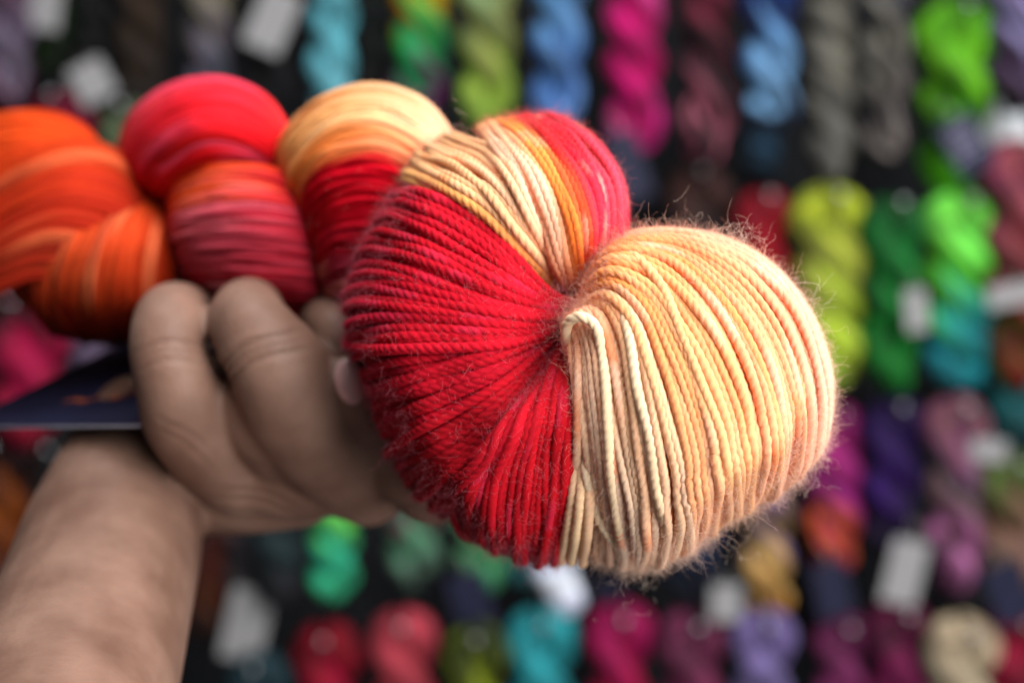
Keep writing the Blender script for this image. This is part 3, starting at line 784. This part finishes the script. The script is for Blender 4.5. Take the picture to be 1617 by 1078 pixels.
# --- coils behind, towards the hand
lobeE = (580, 330, 165, 215, .462, .046)
gE = [
    [(440, 300, .475), (436, 240, .462), (468, 178, .455), (530, 140, .450), (600, 132, .446), (668, 155, .440), (712, 205, .432), (735, 255, .43)],
    [(450, 320, .462), (444, 250, .447), (478, 196, .438), (535, 160, .433), (600, 154, .430), (660, 176, .428), (702, 222, .426), (722, 270, .42)],
    [(462, 330, .452), (456, 268, .436), (490, 218, .428), (540, 186, .424), (600, 180, .421), (652, 202, .420), (690, 240, .420), (708, 280, .42)],
    [(475, 345, .448), (470, 290, .432), (502, 244, .422), (548, 220, .418), (598, 216, .416), (642, 234, .416), (676, 262, .418), (692, 300, .42)],
    [(488, 370, .446), (484, 320, .430), (512, 284, .420), (552, 266, .416), (596, 262, .414), (634, 276, .415), (662, 296, .417), (676, 325, .42)],
    [(498, 400, .446), (496, 360, .430), (522, 332, .420), (556, 320, .416), (592, 318, .414), (624, 326, .415), (646, 340, .417), (662, 360, .42)],
    [(505, 430, .447), (506, 404, .431), (530, 384, .422), (558, 378, .418), (588, 378, .416), (612, 384, .416), (630, 394, .418), (648, 408, .42)],
    [(512, 458, .450), (516, 444, .435), (536, 432, .427), (558, 430, .424), (582, 432, .421), (600, 436, .42), (618, 442, .42), (636, 450, .42)],
    [(520, 486, .456), (526, 480, .442), (542, 474, .434), (560, 474, .430), (578, 476, .428), (592, 480, .426), (606, 486, .426), (622, 490, .43)],
    [(530, 515, .466), (536, 515, .455), (550, 512, .447), (564, 512, .443), (578, 514, .440), (590, 516, .438), (602, 520, .438), (618, 524, .44)],
]
gridE = ['e88c44 f4b070 f8c890 fcd0a8 f8c0a0', 'e8883c f4a860 f8c080 fcc8a0 f8c0a0', 'e8883c f4b068 f8cc90 fcc8a0 f0b090',
         'd87030 e88840 e88c48 f0a070 d87850', 'a00818 b80418 c40420 c80420 c00820', 'a00418 a80414 b00418 b80420 c00820',
         '901020 a80820 b00c24 b01830 b82840', '902840 a02840 a83048 a83850 a83050', '983048 a03048 a03850 a04058 a03850', '802038 902840 903048 903048 902840']
bundle('peach over red strand bundle of the second coil', gE, lobeE, gridE, 60, seed=31, tint=(1.0, 0.85, 0.78), hi=False, dfreq=0.7, layers=3, rad=0.00120, jit=0.5, bunch=0.85, ujit=0.005, dyes=[('f8b8a0', 0.3, 0.5)], fibres=600, fcol='e8c8b8')

lobeF = (320, 240, 165, 140, .505, .055)
gF = [
    [(210, 330, .53), (186, 265, .515), (200, 190, .505), (262, 136, .50), (345, 121, .496), (412, 146, .492), (452, 196, .486), (470, 250, .49)],
    [(222, 328, .51), (200, 270, .488), (218, 208, .475), (274, 160, .468), (346, 148, .465), (406, 172, .465), (444, 214, .468), (464, 262, .48)],
    [(232, 325, .50), (216, 275, .475), (238, 226, .460), (290, 188, .452), (348, 178, .450), (400, 198, .452), (438, 234, .458), (460, 275, .47)],
    [(242, 322, .495), (234, 282, .468), (262, 246, .454), (306, 218, .447), (350, 212, .446), (394, 226, .449), (432, 256, .456), (456, 288, .47)],
    [(252, 322, .495), (252, 294, .468), (284, 268, .456), (320, 250, .450), (354, 246, .450), (390, 254, .453), (426, 276, .459), (452, 302, .47)],
    [(262, 326, .50), (272, 310, .475), (302, 292, .464), (334, 280, .460), (362, 278, .460), (392, 284, .462), (422, 300, .466), (450, 318, .48)],
]
gridF = ['b02018 d84038 e03840 e8303c e83830', 'b01c18 d03840 d82030 e01c28 e02c28', 'a81818 c82030 d01824 d81820 d01c20',
         '981010 b01820 c01018 c80c18 c01018', '900c10 a01018 b01010 b80c10 a80c10', 'a01810 c02c10 c83010 b82010 981010']
bundle('red strand bundle of the third coil', gF, lobeF, gridF, 42, seed=37, hi=False, dfreq=0.7, layers=3, rad=0.0012, jit=0.5, bunch=0.85, ujit=0.07, dyes=[('e85070', 0.5, 0.3)])

lobeG = (390, 400, 170, 140, .478, .045)
gG = [
    [(262, 330, .49), (275, 290, .470), (320, 268, .455), (375, 260, .448), (430, 268, .444), (480, 292, .446), (520, 320, .46)],
    [(262, 350, .48), (280, 318, .458), (325, 300, .445), (378, 294, .438), (430, 300, .436), (480, 318, .440), (520, 340, .455)],
    [(264, 372, .475), (284, 350, .452), (330, 338, .440), (382, 334, .434), (434, 338, .433), (484, 350, .438), (520, 368, .455)],
    [(270, 396, .475), (292, 384, .452), (338, 378, .440), (388, 376, .434), (438, 380, .433), (488, 388, .438), (522, 400, .455)],
    [(280, 424, .478), (304, 418, .456), (348, 418, .443), (396, 420, .437), (444, 422, .436), (492, 428, .440), (524, 436, .455)],
    [(296, 450, .485), (320, 452, .463), (362, 456, .450), (406, 460, .443), (452, 462, .442), (496, 466, .444), (526, 472, .46)],
    [(318, 472, .50), (342, 480, .478), (380, 488, .466), (418, 494, .458), (460, 498, .456), (500, 502, .456), (530, 508, .465)],
]
gridG = ['c02c10 d04018 d03c18 c02818 a01818', 'b83028 c84830 c84038 b82028 a81820', 'a83040 b84458 b03850 a81830 a81028', 'a02c40 b04058 a02840 b01c34 a02038',
         'a02038 b03850 a83048 a02038 983048', '981428 a01c34 a01c30 981428 902038', '801020 901024 901424 881424 802030']
bundle('pink and crimson strand bundle under the third coil', gG, lobeG, gridG, 46, seed=41, tint=(1.3, 1.7, 1.2), hi=False, dfreq=0.7, layers=3, rad=0.0012, jit=0.5, bunch=0.85, ujit=0.09, dyes=[('e080a0', 0.7, 0.3), ('c01028', 0.6, 0.5)])

lobeH = (120, 400, 190, 170, .525, .065)
gH = [
    [(-90, 330, .56), (-30, 290, .50), (40, 245, .486), (110, 222, .486), (175, 232, .488), (225, 270, .492), (245, 310, .51)],
    [(-110, 370, .55), (-50, 340, .488), (30, 290, .470), (105, 264, .466), (172, 272, .470), (222, 305, .478), (250, 340, .50)],
    [(-130, 420, .55), (-70, 395, .482), (15, 345, .462), (95, 312, .456), (166, 320, .460), (218, 350, .470), (258, 380, .50)],
    [(-130, 470, .55), (-80, 450, .480), (0, 405, .460), (75, 375, .454), (145, 385, .457), (200, 420, .468), (235, 470, .50)],
    [(-130, 520, .55), (-80, 505, .485), (-10, 465, .464), (50, 440, .458), (105, 450, .460), (150, 490, .472), (180, 525, .50)],
]
gridH = ['c03810 d84010 e04810 d04818 b03818', 'b82c10 d03810 d84414 c83c18 b03018', 'a82008 c83010 c83010 b83014 a82818',
         '982010 b83418 c03c1c b03018 902418', '802018 984020 a84020 983018 802418']
bundle('orange strand bundle of the fourth coil', gH, lobeH, gridH, 50, seed=43, tint=(0.78, 0.62, 0.7), hi=False, dfreq=0.7, layers=3, rad=0.0012, jit=0.5, bunch=0.85, ujit=0.09, dyes=[('f08048', 0.6, 0.3), ('a81808', 0.5, 0.5)])
gH2 = [
    [(120, 330, .49), (80, 380, .464), (55, 430, .462), (50, 480, .470), (70, 515, .49), (100, 528, .515)],
    [(160, 318, .486), (118, 372, .456), (92, 430, .454), (88, 484, .463), (104, 522, .484), (130, 535, .515)],
    [(200, 308, .486), (158, 366, .452), (134, 428, .449), (130, 486, .459), (142, 526, .482), (160, 540, .515)],
    [(230, 306, .486), (196, 362, .452), (178, 426, .448), (174, 486, .458), (182, 528, .482), (192, 540, .515)],
    [(250, 316, .49), (234, 364, .457), (222, 424, .453), (220, 482, .462), (222, 522, .484), (226, 534, .515)],
    [(260, 330, .495), (264, 376, .470), (262, 424, .466), (258, 474, .474), (252, 508, .49), (248, 520, .515)],
    [(264, 345, .51), (286, 390, .496), (290, 430, .493), (284, 465, .497), (272, 490, .505), (262, 505, .52)],
]
gridH2 = ['c83810 c84418 b03818 983018 802818', 'd04814 d05020 b84018 a03418 882818', 'd84c18 d85424 c04418 a83414 882414', 'd85018 d85020 c84418 a83410 882410',
          'd04414 d04818 c03c14 a02c10 802010', 'c03810 c84014 b83410 982810 781c10', 'a83010 b03410 a02c10 882410 701810']
bundle('orange strand bundle wrapped round the fourth coil', gH2, lobeH, gridH2, 44, seed=47, tint=(0.78, 0.62, 0.7), hi=False, dfreq=0.7, layers=3, rad=0.0012, jit=0.5, bunch=0.85, ujit=0.09, dyes=[('f08850', 0.6, 0.3), ('a81808', 0.5, 0.5)])

gI = [
    [(-120, 260, .60), (-60, 205, .565), (10, 178, .552), (80, 180, .548), (135, 205, .546), (175, 250, .55)],
    [(-120, 290, .58), (-60, 240, .548), (10, 214, .534), (78, 214, .530), (130, 236, .530), (170, 270, .54)],
    [(-120, 330, .57), (-60, 285, .538), (8, 256, .525), (74, 252, .522), (124, 268, .524), (164, 296, .54)],
    [(-120, 370, .57), (-60, 330, .538), (6, 300, .525), (70, 292, .522), (118, 302, .524), (158, 322, .54)],
]
gridI = ['d03c08 e04c0c f06020 e04c18 d04010', 'e03c0c f04c10 f05c20 e85018 d83c10', 'e03c0c e84410 e85018 d84018 c03010', 'c83010 d03810 d04014 c03810 a82810']
bundle('bright orange strand bundle at the far end', gI, (60, 260, 150, 100, .56, .04), gridI, 34, seed=53, tint=(0.85, 0.75, 0.8), hi=False, dfreq=0.7, layers=3, rad=0.0012, jit=0.5, bunch=0.85)
# rope core continuing to the unseen end of the skein, out of frame
gJ = [
    [(-420, 330, .70), (-300, 280, .66), (-200, 250, .62), (-100, 250, .60), (0, 270, .575)],
    [(-420, 400, .68), (-300, 350, .63), (-200, 330, .59), (-100, 320, .56), (0, 330, .545)],
    [(-420, 480, .68), (-300, 450, .63), (-200, 430, .59), (-100, 420, .56), (0, 410, .545)],
    [(-420, 540, .70), (-300, 530, .66), (-200, 510, .62), (-100, 500, .60), (0, 490, .575)],
]
bundle('orange strand bundle running off to the left', gJ, (0, 0, 1, 1, .6, 0), gridI, 30, seed=59, hi=False, layers=2, rad=0.0012)

# --- wadding of inner strands that fills each coil
def core(x, y, d, rx, ry, rd, col, rz=0):
    V, F = sphere(1.0, 32, 20)
    c = P(x, y, d); px = d / FPX
    V = V * np.array([rx * px, rd, ry * px])
    a = math.radians(rz)
    R = np.array([[math.cos(a), 0, math.sin(a)], [0, 1, 0], [-math.sin(a), 0, math.cos(a)]])
    V = V @ R.T + c
    n = len(V)
    CORES.append((V, F, np.repeat(hx(col)[None], n, 0)))


CORES = []
core(1085, 620, .388, 165, 195, .046, 'f09858')
core(770, 560, .398, 190, 255, .036, 'a00818', rz=-20)
core(810, 700, .390, 100, 150, .030, 'a00818')
core(835, 340, .400, 120, 120, .026, 'c83018')
core(585, 330, .46, 105, 165, .034, 'a00c18')
core(322, 240, .515, 112, 88, .046, 'a01010')
core(395, 390, .488, 105, 90, .036, '981020')
core(140, 400, .53, 125, 125, .050, 'b03010')
core(40, 300, .57, 110, 80, .035, 'b03010')
core(700, 440, .43, 120, 150, .020, '980818')
acc = new_acc()
for V, F, C in CORES:
    acc['V'].append(V); acc['F'].append(F + acc['n']); acc['n'] += len(V); acc['C'].append(C); acc['U'].append(V[:, :2] * 100)
flush(acc, 'inner_strands', M_WOOL_FAR, skein)

# --- strands lying over the others, the first hooked over the pinch
fA = lobe_depth(lobeA)


def laid(label, pts, rad, pitch, col, lift=0.0014):
    q = resample([P(p[0], p[1], p[2] if len(p) > 2 else fA(p[0], p[1]) - lift) for p in pts], 520)
    a = new_acc()
    strand_mesh(a, q, norm(np.array([0, 0, CZ]) - q), rad * (1 + 0.05 * wob(520, 9, int(pts[0][0]))), pitch, np.repeat(hx(col)[None], 520, 0) * (1 + 0.05 * wob(520, 5, 3))[:, None], 18)
    flush(a, 'loose_strand', M_WOOL, skein, label)


laid('cream strand along the border with the red', [(900, 540, .360), (908, 590, .3545), (909, 660, .3515), (909, 730, .351), (903, 790, .353), (894, 845, .362), (886, 874, .378), (886, 880, .388), (890, 850, .42)], 0.00135, 0.0070, 'f4c8a0')
laid('peach strand second from the border with the red', [(906, 560, .360), (916, 610, .3545), (919, 680, .3505), (919, 745, .3505), (915, 800, .352), (908, 850, .361), (902, 878, .378), (902, 884, .388), (904, 850, .42)], 0.00140, 0.0072, 'f8d0a4')
laid('peach strand third from the border with the red', [(912, 600, .362), (926, 680, .3535), (931, 745, .3505), (930, 800, .3515), (926, 850, .360), (920, 880, .378), (920, 887, .388), (922, 850, .42)], 0.00140, 0.0070, 'f4c49c')
laid('cream strand hooked over the pinch', [(900, 560, .358), (893, 530, .351), (898, 508, .347), (918, 500, .344), (940, 515, .3435), (950, 550), (956, 600), (960, 670), (964, 740), (972, 800), (980, 850), (982, 876, .376), (982, 884, .388), (984, 850, .42)], 0.00138, 0.0070, 'f8d8b0')
laid('pale thick strand lying over the peach ball', [(935, 500, .364), (956, 472, .352), (980, 486, .3455), (996, 540), (1006, 610), (1026, 690), (1036, 765), (1050, 825), (1046, 866, .366), (1042, 882, .386), (1040, 850, .42)], 0.00146, 0.0074, 'f8d4ac', 0.0011)
laid('apricot strand crossing the middle of the peach ball', [(926, 445, .374), (950, 410, .364), (992, 400, .3525), (1042, 448), (1078, 530), (1110, 610), (1140, 690), (1150, 760), (1140, 815, .372), (1128, 830, .390), (1120, 800, .42)], 0.00135, 0.0072, 'fbb880', 0.0009)
laid('cream strand slanting across the foot of the ball', [(925, 600, .358), (922, 680, .3525), (926, 750), (940, 806), (962, 846), (984, 872, .372), (994, 884, .390), (996, 850, .42)], 0.00125, 0.0066, 'f8dcb8', 0.0012)

# --- fuzz: tangles at the pinch and on the rim
r = np.random.default_rng(5)
def tangle(x, y, d, n, spread, col, ln=(0.003, 0.009)):
    for _ in range(n):
        p0 = P(x + r.normal(0, spread), y + r.normal(0, spread), d + r.normal(0, 0.001))
        make_fibre(p0, r.normal(0, 1, 3) * np.array([1, 0.25, 1]), r.uniform(*ln), hx(col), r, r.uniform(0.00002, 0.00004))
tangle(880, 478, .354, 70, 16, 'd88890')
tangle(905, 487, .350, 60, 18, 'e8b0a0')
tangle(960, 465, .348, 60, 14, 'f0c0a8', (0.002, 0.006))
tangle(868, 520, .352, 30, 18, 'd08088')
tangle(895, 560, .350, 40, 12, 'd87880', (0.002, 0.006))
tangle(612, 572, .362, 14, 7, 'c87078', (0.006, 0.013))
tangle(870, 760, .345, 50, 25, 'd06878', (0.002, 0.006))
tangle(1165, 385, .360, 45, 16, 'f8ece0', (0.004, 0.010))
tangle(1085, 368, .364, 20, 20, 'f8ece0', (0.003, 0.008))
tangle(1010, 372, .368, 20, 20, 'f8ece0', (0.003, 0.007))
tangle(1285, 478, .362, 12, 10, 'f8ece0', (0.006, 0.014))
tangle(1270, 745, .376, 40, 20, 'f0e0d4', (0.003, 0.007))
tangle(1130, 845, .384, 40, 28, 'f8ece0', (0.002, 0.006))
tangle(1000, 896, .386, 60, 36, 'f8ece0', (0.002, 0.006))
tangle(700, 210, .385, 25, 22, 'f0e0d4', (0.002, 0.006))
tangle(640, 320, .39, 40, 25, 'c07888', (0.003, 0.007))

pts = np.array([f[0] for f in FIB])                      # (n, 10, 3)
rad = np.array([f[2] for f in FIB])
cols = np.array([f[1] for f in FIB])
nf, npt, _ = pts.shape
T = norm(np.gradient(pts, axis=1))
ref = norm(np.cross(T, np.array([0.3, 1.0, 0.2])))
B = np.cross(T, ref)
tap = np.linspace(1.0, 0.5, npt)[None, :, None]
VV = np.stack([pts + (ref * math.cos(a) + B * math.sin(a)) * rad[:, None, None] * tap for a in (0, 2.094, 4.189)], 2)   # (nf,npt,3,3)
base = (np.arange(nf) * npt * 3)[:, None, None]
i = np.arange(npt - 1)[None, :, None]; j = np.arange(3)[None, None, :]
FF = np.stack([base + i * 3 + j, base + i * 3 + (j + 1) % 3, base + (i + 1) * 3 + (j + 1) % 3, base + (i + 1) * 3 + j], -1).reshape(-1, 4)
fz = new_mesh('fuzz', VV.reshape(-1, 3) - SK0, FF, M_FUZZ, skein, np.repeat(cols, npt * 3, 0))
fz['kind'] = 'stuff'
fz['label'] = 'halo of loose wool fibres'

# --- the skein's printed card
card_c = [P(-70, 675, .475), P(240, 672, .415), P(395, 470, .535), P(235, 522, .560)]
def card():
    a, b, d = card_c[0], card_c[1], card_c[3]
    ex, ey = b - a, d - a
    w, h = np.linalg.norm(ex), np.linalg.norm(ey)
    ux, uy = ex / w, ey / h
    nz = np.cross(ux, uy); nz /= np.linalg.norm(nz)
    return a, ux, uy, nz, w, h
a_, ux, uy, nz, cw, ch = card()
ch = max(ch, 0.085)
rc = 0.007
out = []
for cx, cy, a0 in ((cw - rc, ch - rc, 0), (rc, ch - rc, 90), (rc, rc, 180), (cw - rc, rc, 270)):
    for k in range(7):
        t = math.radians(a0 + k * 15)
        out.append(a_ + ux * (cx + rc * math.cos(t)) + uy * (cy + rc * math.sin(t)))
out = np.array(out)
n = len(out)
V = np.concatenate([out + nz * 0.0004, out - nz * 0.0004]) - SK0
me = bpy.data.meshes.new('label_card')
me.from_pydata([tuple(v) for v in V], [], [tuple(range(n)), tuple(range(2 * n - 1, n - 1, -1))] + [(k + n, (k + 1) % n + n, (k + 1) % n, k) for k in range(n)])
M_EDGE = plain_mat('card_edge', (0.35, 0.34, 0.40), rough=0.7)
me.materials.append(M_NAVY); me.materials.append(M_EDGE)
for p in me.polygons[2:]:
    p.material_index = 1
lc = bpy.data.objects.new('label_card', me); COL.objects.link(lc); lc.parent = skein
lc['label'] = 'dark navy card with an orange brushed word'
M_ORANGE = plain_mat('orange_print', (0.28, 0.06, 0.02), rough=0.6)
toc = 1 if nz.dot(np.array([0, 0, CZ]) - a_) > 0 else -1
Vv, Ff = [], []
xx = np.linspace(0, 1, 60)
for (x0, y0, x1, y1, amp, wd) in ((0.36, 0.20, 0.86, 0.30, 0.030, 0.0016), (0.55, 0.40, 0.95, 0.46, 0.02, 0.0012), (0.62, 0.32, 0.98, 0.22, 0.018, 0.0010)):
    c = [a_ + ux * cw * (x0 + (x1 - x0) * t) + uy * ch * (y0 + (y1 - y0) * t + amp * math.sin(t * 22) * (0.4 + t)) + nz * toc * 0.0007 for t in xx]
    b0 = len(Vv)
    for k, q in enumerate(c):
        wv = wd * (0.5 + 0.5 * abs(math.sin(k * 0.4)))
        Vv += [q - uy * wv, q + uy * wv]
    for k in range(59):
        Ff.append((b0 + 2 * k, b0 + 2 * k + 2, b0 + 2 * k + 3, b0 + 2 * k + 1))
new_mesh('brushed_lettering', np.array(Vv) - SK0, Ff, M_ORANGE, lc, smooth=False)

# ------------------------------------------------------------------ the hand and forearm
def skin_mat():
    m, nt, b, N, L = nodes('skin')
    tc = N.new('ShaderNodeTexCoord')
    n1 = N.new('ShaderNodeTexNoise'); n1.inputs['Scale'].default_value = 45; n1.inputs['Detail'].default_value = 4
    L.new(tc.outputs['Object'], n1.inputs['Vector'])
    rp = N.new('ShaderNodeValToRGB')
    rp.color_ramp.elements[0].position = 0.3; rp.color_ramp.elements[0].color = (0.125, 0.062, 0.042, 1)
    rp.color_ramp.elements[1].position = 0.7; rp.color_ramp.elements[1].color = (0.235, 0.135, 0.098, 1)
    L.new(n1.outputs[0], rp.inputs[0]); L.new(rp.outputs[0], b.inputs['Base Color'])
    vo = N.new('ShaderNodeTexVoronoi'); vo.inputs['Scale'].default_value = 700
    L.new(tc.outputs['Object'], vo.inputs['Vector'])
    n2 = N.new('ShaderNodeTexNoise'); n2.inputs['Scale'].default_value = 120; n2.inputs['Detail'].default_value = 5
    L.new(tc.outputs['Object'], n2.inputs['Vector'])
    mx = N.new('ShaderNodeMath'); mx.operation = 'MULTIPLY_ADD'; mx.inputs[1].default_value = 0.3
    L.new(vo.outputs[0], mx.inputs[0]); L.new(n2.outputs[0], mx.inputs[2])
    bp = N.new('ShaderNodeBump'); bp.inputs['Strength'].default_value = 0.35; bp.inputs['Distance'].default_value = 0.0006
    L.new(mx.outputs[0], bp.inputs['Height']); L.new(bp.outputs[0], b.inputs['Normal'])
    b.inputs['Roughness'].default_value = 0.56
    b.inputs['Specular IOR Level'].default_value = 0.32
    b.inputs['Subsurface Weight'].default_value = 0.25
    b.inputs['Subsurface Radius'].default_value = (1.0, 0.35, 0.2)
    b.inputs['Subsurface Scale'].default_value = 0.004
    return m


M_SKIN = skin_mat()


def chain(ps, sub=10):
    """tapered limb through (x, y, depth, radius px) joints as a closed tube with round ends"""
    q = np.array([np.append(P(x, y, d), rr * d / FPX) for x, y, d, rr in ps])
    c = cr(q, np.linspace(0, 1, (len(ps) - 1) * sub + 1))
    p, rd = c[:, :3], c[:, 3]
    T0 = p[0] - p[1]; T0 /= np.linalg.norm(T0); T1 = p[-1] - p[-2]; T1 /= np.linalg.norm(T1)
    a = np.linspace(math.pi / 2 * 0.98, 0.1, 7)
    pre = [p[0] + T0 * rd[0] * math.sin(t) for t in a]; prr = [rd[0] * math.cos(t) for t in a]
    post = [p[-1] + T1 * rd[-1] * math.sin(t) for t in a[::-1]]; por = [rd[-1] * math.cos(t) for t in a[::-1]]
    path = np.concatenate([pre, p, post]); rr = np.concatenate([prr, rd, por])
    V, F, _, _ = tube(path, rr, 28)
    nb = len(V)
    V = np.concatenate([V, [path[0], path[-1]]])
    F = [tuple(f) for f in F] + [((k + 1) % 28, k, nb) for k in range(28)] + [(nb - 28 + k, nb - 28 + (k + 1) % 28, nb + 1) for k in range(28)]
    return V, F


HAND = [
    # forearm rising from below the frame to the wrist
    [(-10, 1500, .28, 235), (50, 1250, .335, 200), (108, 1080, .378, 172), (150, 950, .412, 152), (178, 850, .438, 140), (200, 760, .458, 116), (214, 700, .475, 98), (224, 668, .500, 84)],
    # metacarpals, from the wrist across to the knuckles
    [(225, 735, .462, 88), (300, 768, .458, 74), (390, 776, .456, 68), (470, 768, .456, 66)],
    [(270, 700, .460, 90), (370, 725, .450, 86), (480, 735, .448, 84), (580, 725, .448, 78), (660, 690, .45, 74)],
    [(330, 640, .47, 80), (450, 640, .462, 86), (560, 640, .460, 84), (640, 640, .455, 76)],
    [(560, 760, .454, 64), (640, 716, .452, 68), (700, 660, .445, 60)],
    # little-finger side finger: rises, bends at its knuckle and goes back under the coil
    [(420, 770, .456, 66), (360, 730, .442, 72), (302, 668, .425, 72), (280, 610, .414, 65), (264, 556, .411, 59), (266, 512, .416, 57), (276, 496, .436, 52), (300, 496, .465, 46), (335, 500, .485, 40)],
    # next finger, wider and nearer
    [(580, 770, .456, 62), (525, 715, .440, 84), (472, 640, .422, 92), (440, 580, .410, 80), (407, 534, .409, 69), (391, 506, .416, 62), (394, 492, .436, 55), (410, 496, .460, 48), (440, 510, .475, 42)],
    # its middle knuckle
    [(398, 628, .421, 56), (416, 668, .426, 62), (450, 710, .436, 60)],
    # third finger, mostly behind the red strands
    [(640, 740, .440, 60), (600, 660, .436, 52), (566, 590, .432, 48), (540, 535, .430, 46), (520, 512, .438, 43), (510, 510, .458, 40), (520, 520, .475, 36)],
    # fourth finger hidden behind, curling under the coil
    [(350, 700, .47, 56), (310, 640, .485, 48), (292, 585, .495, 44), (296, 550, .505, 40), (320, 540, .52, 36)],
    # thumb lying across the fingers
    [(680, 770, .450, 60), (640, 720, .440, 54), (602, 670, .425, 48), (574, 634, .416, 44), (558, 606, .412, 40), (553, 594, .412, 36)],
]
AV, AF = [], []
for c in HAND:
    V, F = chain(c)
    b0 = len(AV)
    AV += [tuple(v) for v in V]
    AF += [tuple(int(i) + b0 for i in f) for f in F]
me = bpy.data.meshes.new('person')
me.from_pydata(AV, [], AF)
tmp = bpy.data.objects.new('person', me)
COL.objects.link(tmp)
md = tmp.modifiers.new('r', 'REMESH'); md.mode = 'VOXEL'; md.voxel_size = 0.0011; md.adaptivity = 0
md2 = tmp.modifiers.new('s', 'SMOOTH'); md2.factor = 0.5; md2.iterations = 14
dg = bpy.context.evaluated_depsgraph_get()
dg.update()
ev = tmp.evaluated_get(dg)
fin = bpy.data.meshes.new_from_object(ev)
bpy.data.objects.remove(tmp)
n = len(fin.vertices)
co = np.empty(n * 3, dtype=np.float32); fin.vertices.foreach_get('co', co); co = co.reshape(-1, 3).astype(float)
no = np.empty(n * 3, dtype=np.float32); fin.vertices.foreach_get('normal', no); no = no.reshape(-1, 3)


def crease(px, py, d, dirx, diry, length, depth, width, count=1, gap=0.0016):
    """press short skin folds into the surface"""
    global co
    c = P(px, py, d)
    u = np.array([dirx, 0, -diry]); u = u / np.linalg.norm(u)
    w = np.array([diry, 0, dirx]); w = w / np.linalg.norm(w)
    rel = co - c
    a = rel @ u; b = rel @ w; y = rel[:, 1]
    m = (np.abs(y) < 0.022)
    for k in range(count):
        bb = b - (k - (count - 1) / 2) * gap - 0.0012 * np.cos(a / length * 2.5)
        f = np.exp(-(bb / width) ** 2) * np.exp(-(a / length) ** 4) * m
        co -= no * (f * depth)[:, None]
        g = np.exp(-((bb - width * 2.0) / (width * 1.4)) ** 2) * np.exp(-(a / length) ** 4) * m
        co += no * (g * depth * 0.5)[:, None]


crease(400, 562, .395, 1, -0.45, 0.0125, 0.0011, 0.0009, 3, 0.0024)
crease(262, 560, .400, 1, -0.1, 0.009, 0.0007, 0.0009, 3, 0.0024)
crease(285, 700, .405, 1, 0.9, 0.010, 0.0003, 0.001, 2, 0.003)
crease(400, 800, .42, 1, 0.3, 0.012, 0.0008, 0.001, 2, 0.003)
fin.vertices.foreach_set('co', co.astype(np.float32).ravel())
fin.materials.clear(); fin.materials.append(M_SKIN)
fin.polygons.foreach_set('use_smooth', np.ones(len(fin.polygons), dtype=bool))
fin.name = 'person'
person = bpy.data.objects.new('person', fin)
COL.objects.link(person)
tag(person, 'bare hand and forearm raised from below, fingers curled round the twisted skein', 'person')
# thumb nail
m_nail = plain_mat('fingernail', (0.62, 0.36, 0.34), rough=0.25, var=0.05, bump=0.0, spec=0.6)
V, F = sphere(1.0, 24, 14)
nc = P(553, 602, .4045)
pxm = .40 / FPX
V = V * np.array([26 * pxm, 0.0028, 38 * pxm])
an = math.radians(-12)
R = np.array([[math.cos(an), 0, math.sin(an)], [0, 1, 0], [-math.sin(an), 0, math.cos(an)]])
new_mesh('fingernail', V @ R.T + nc, F, m_nail, person)
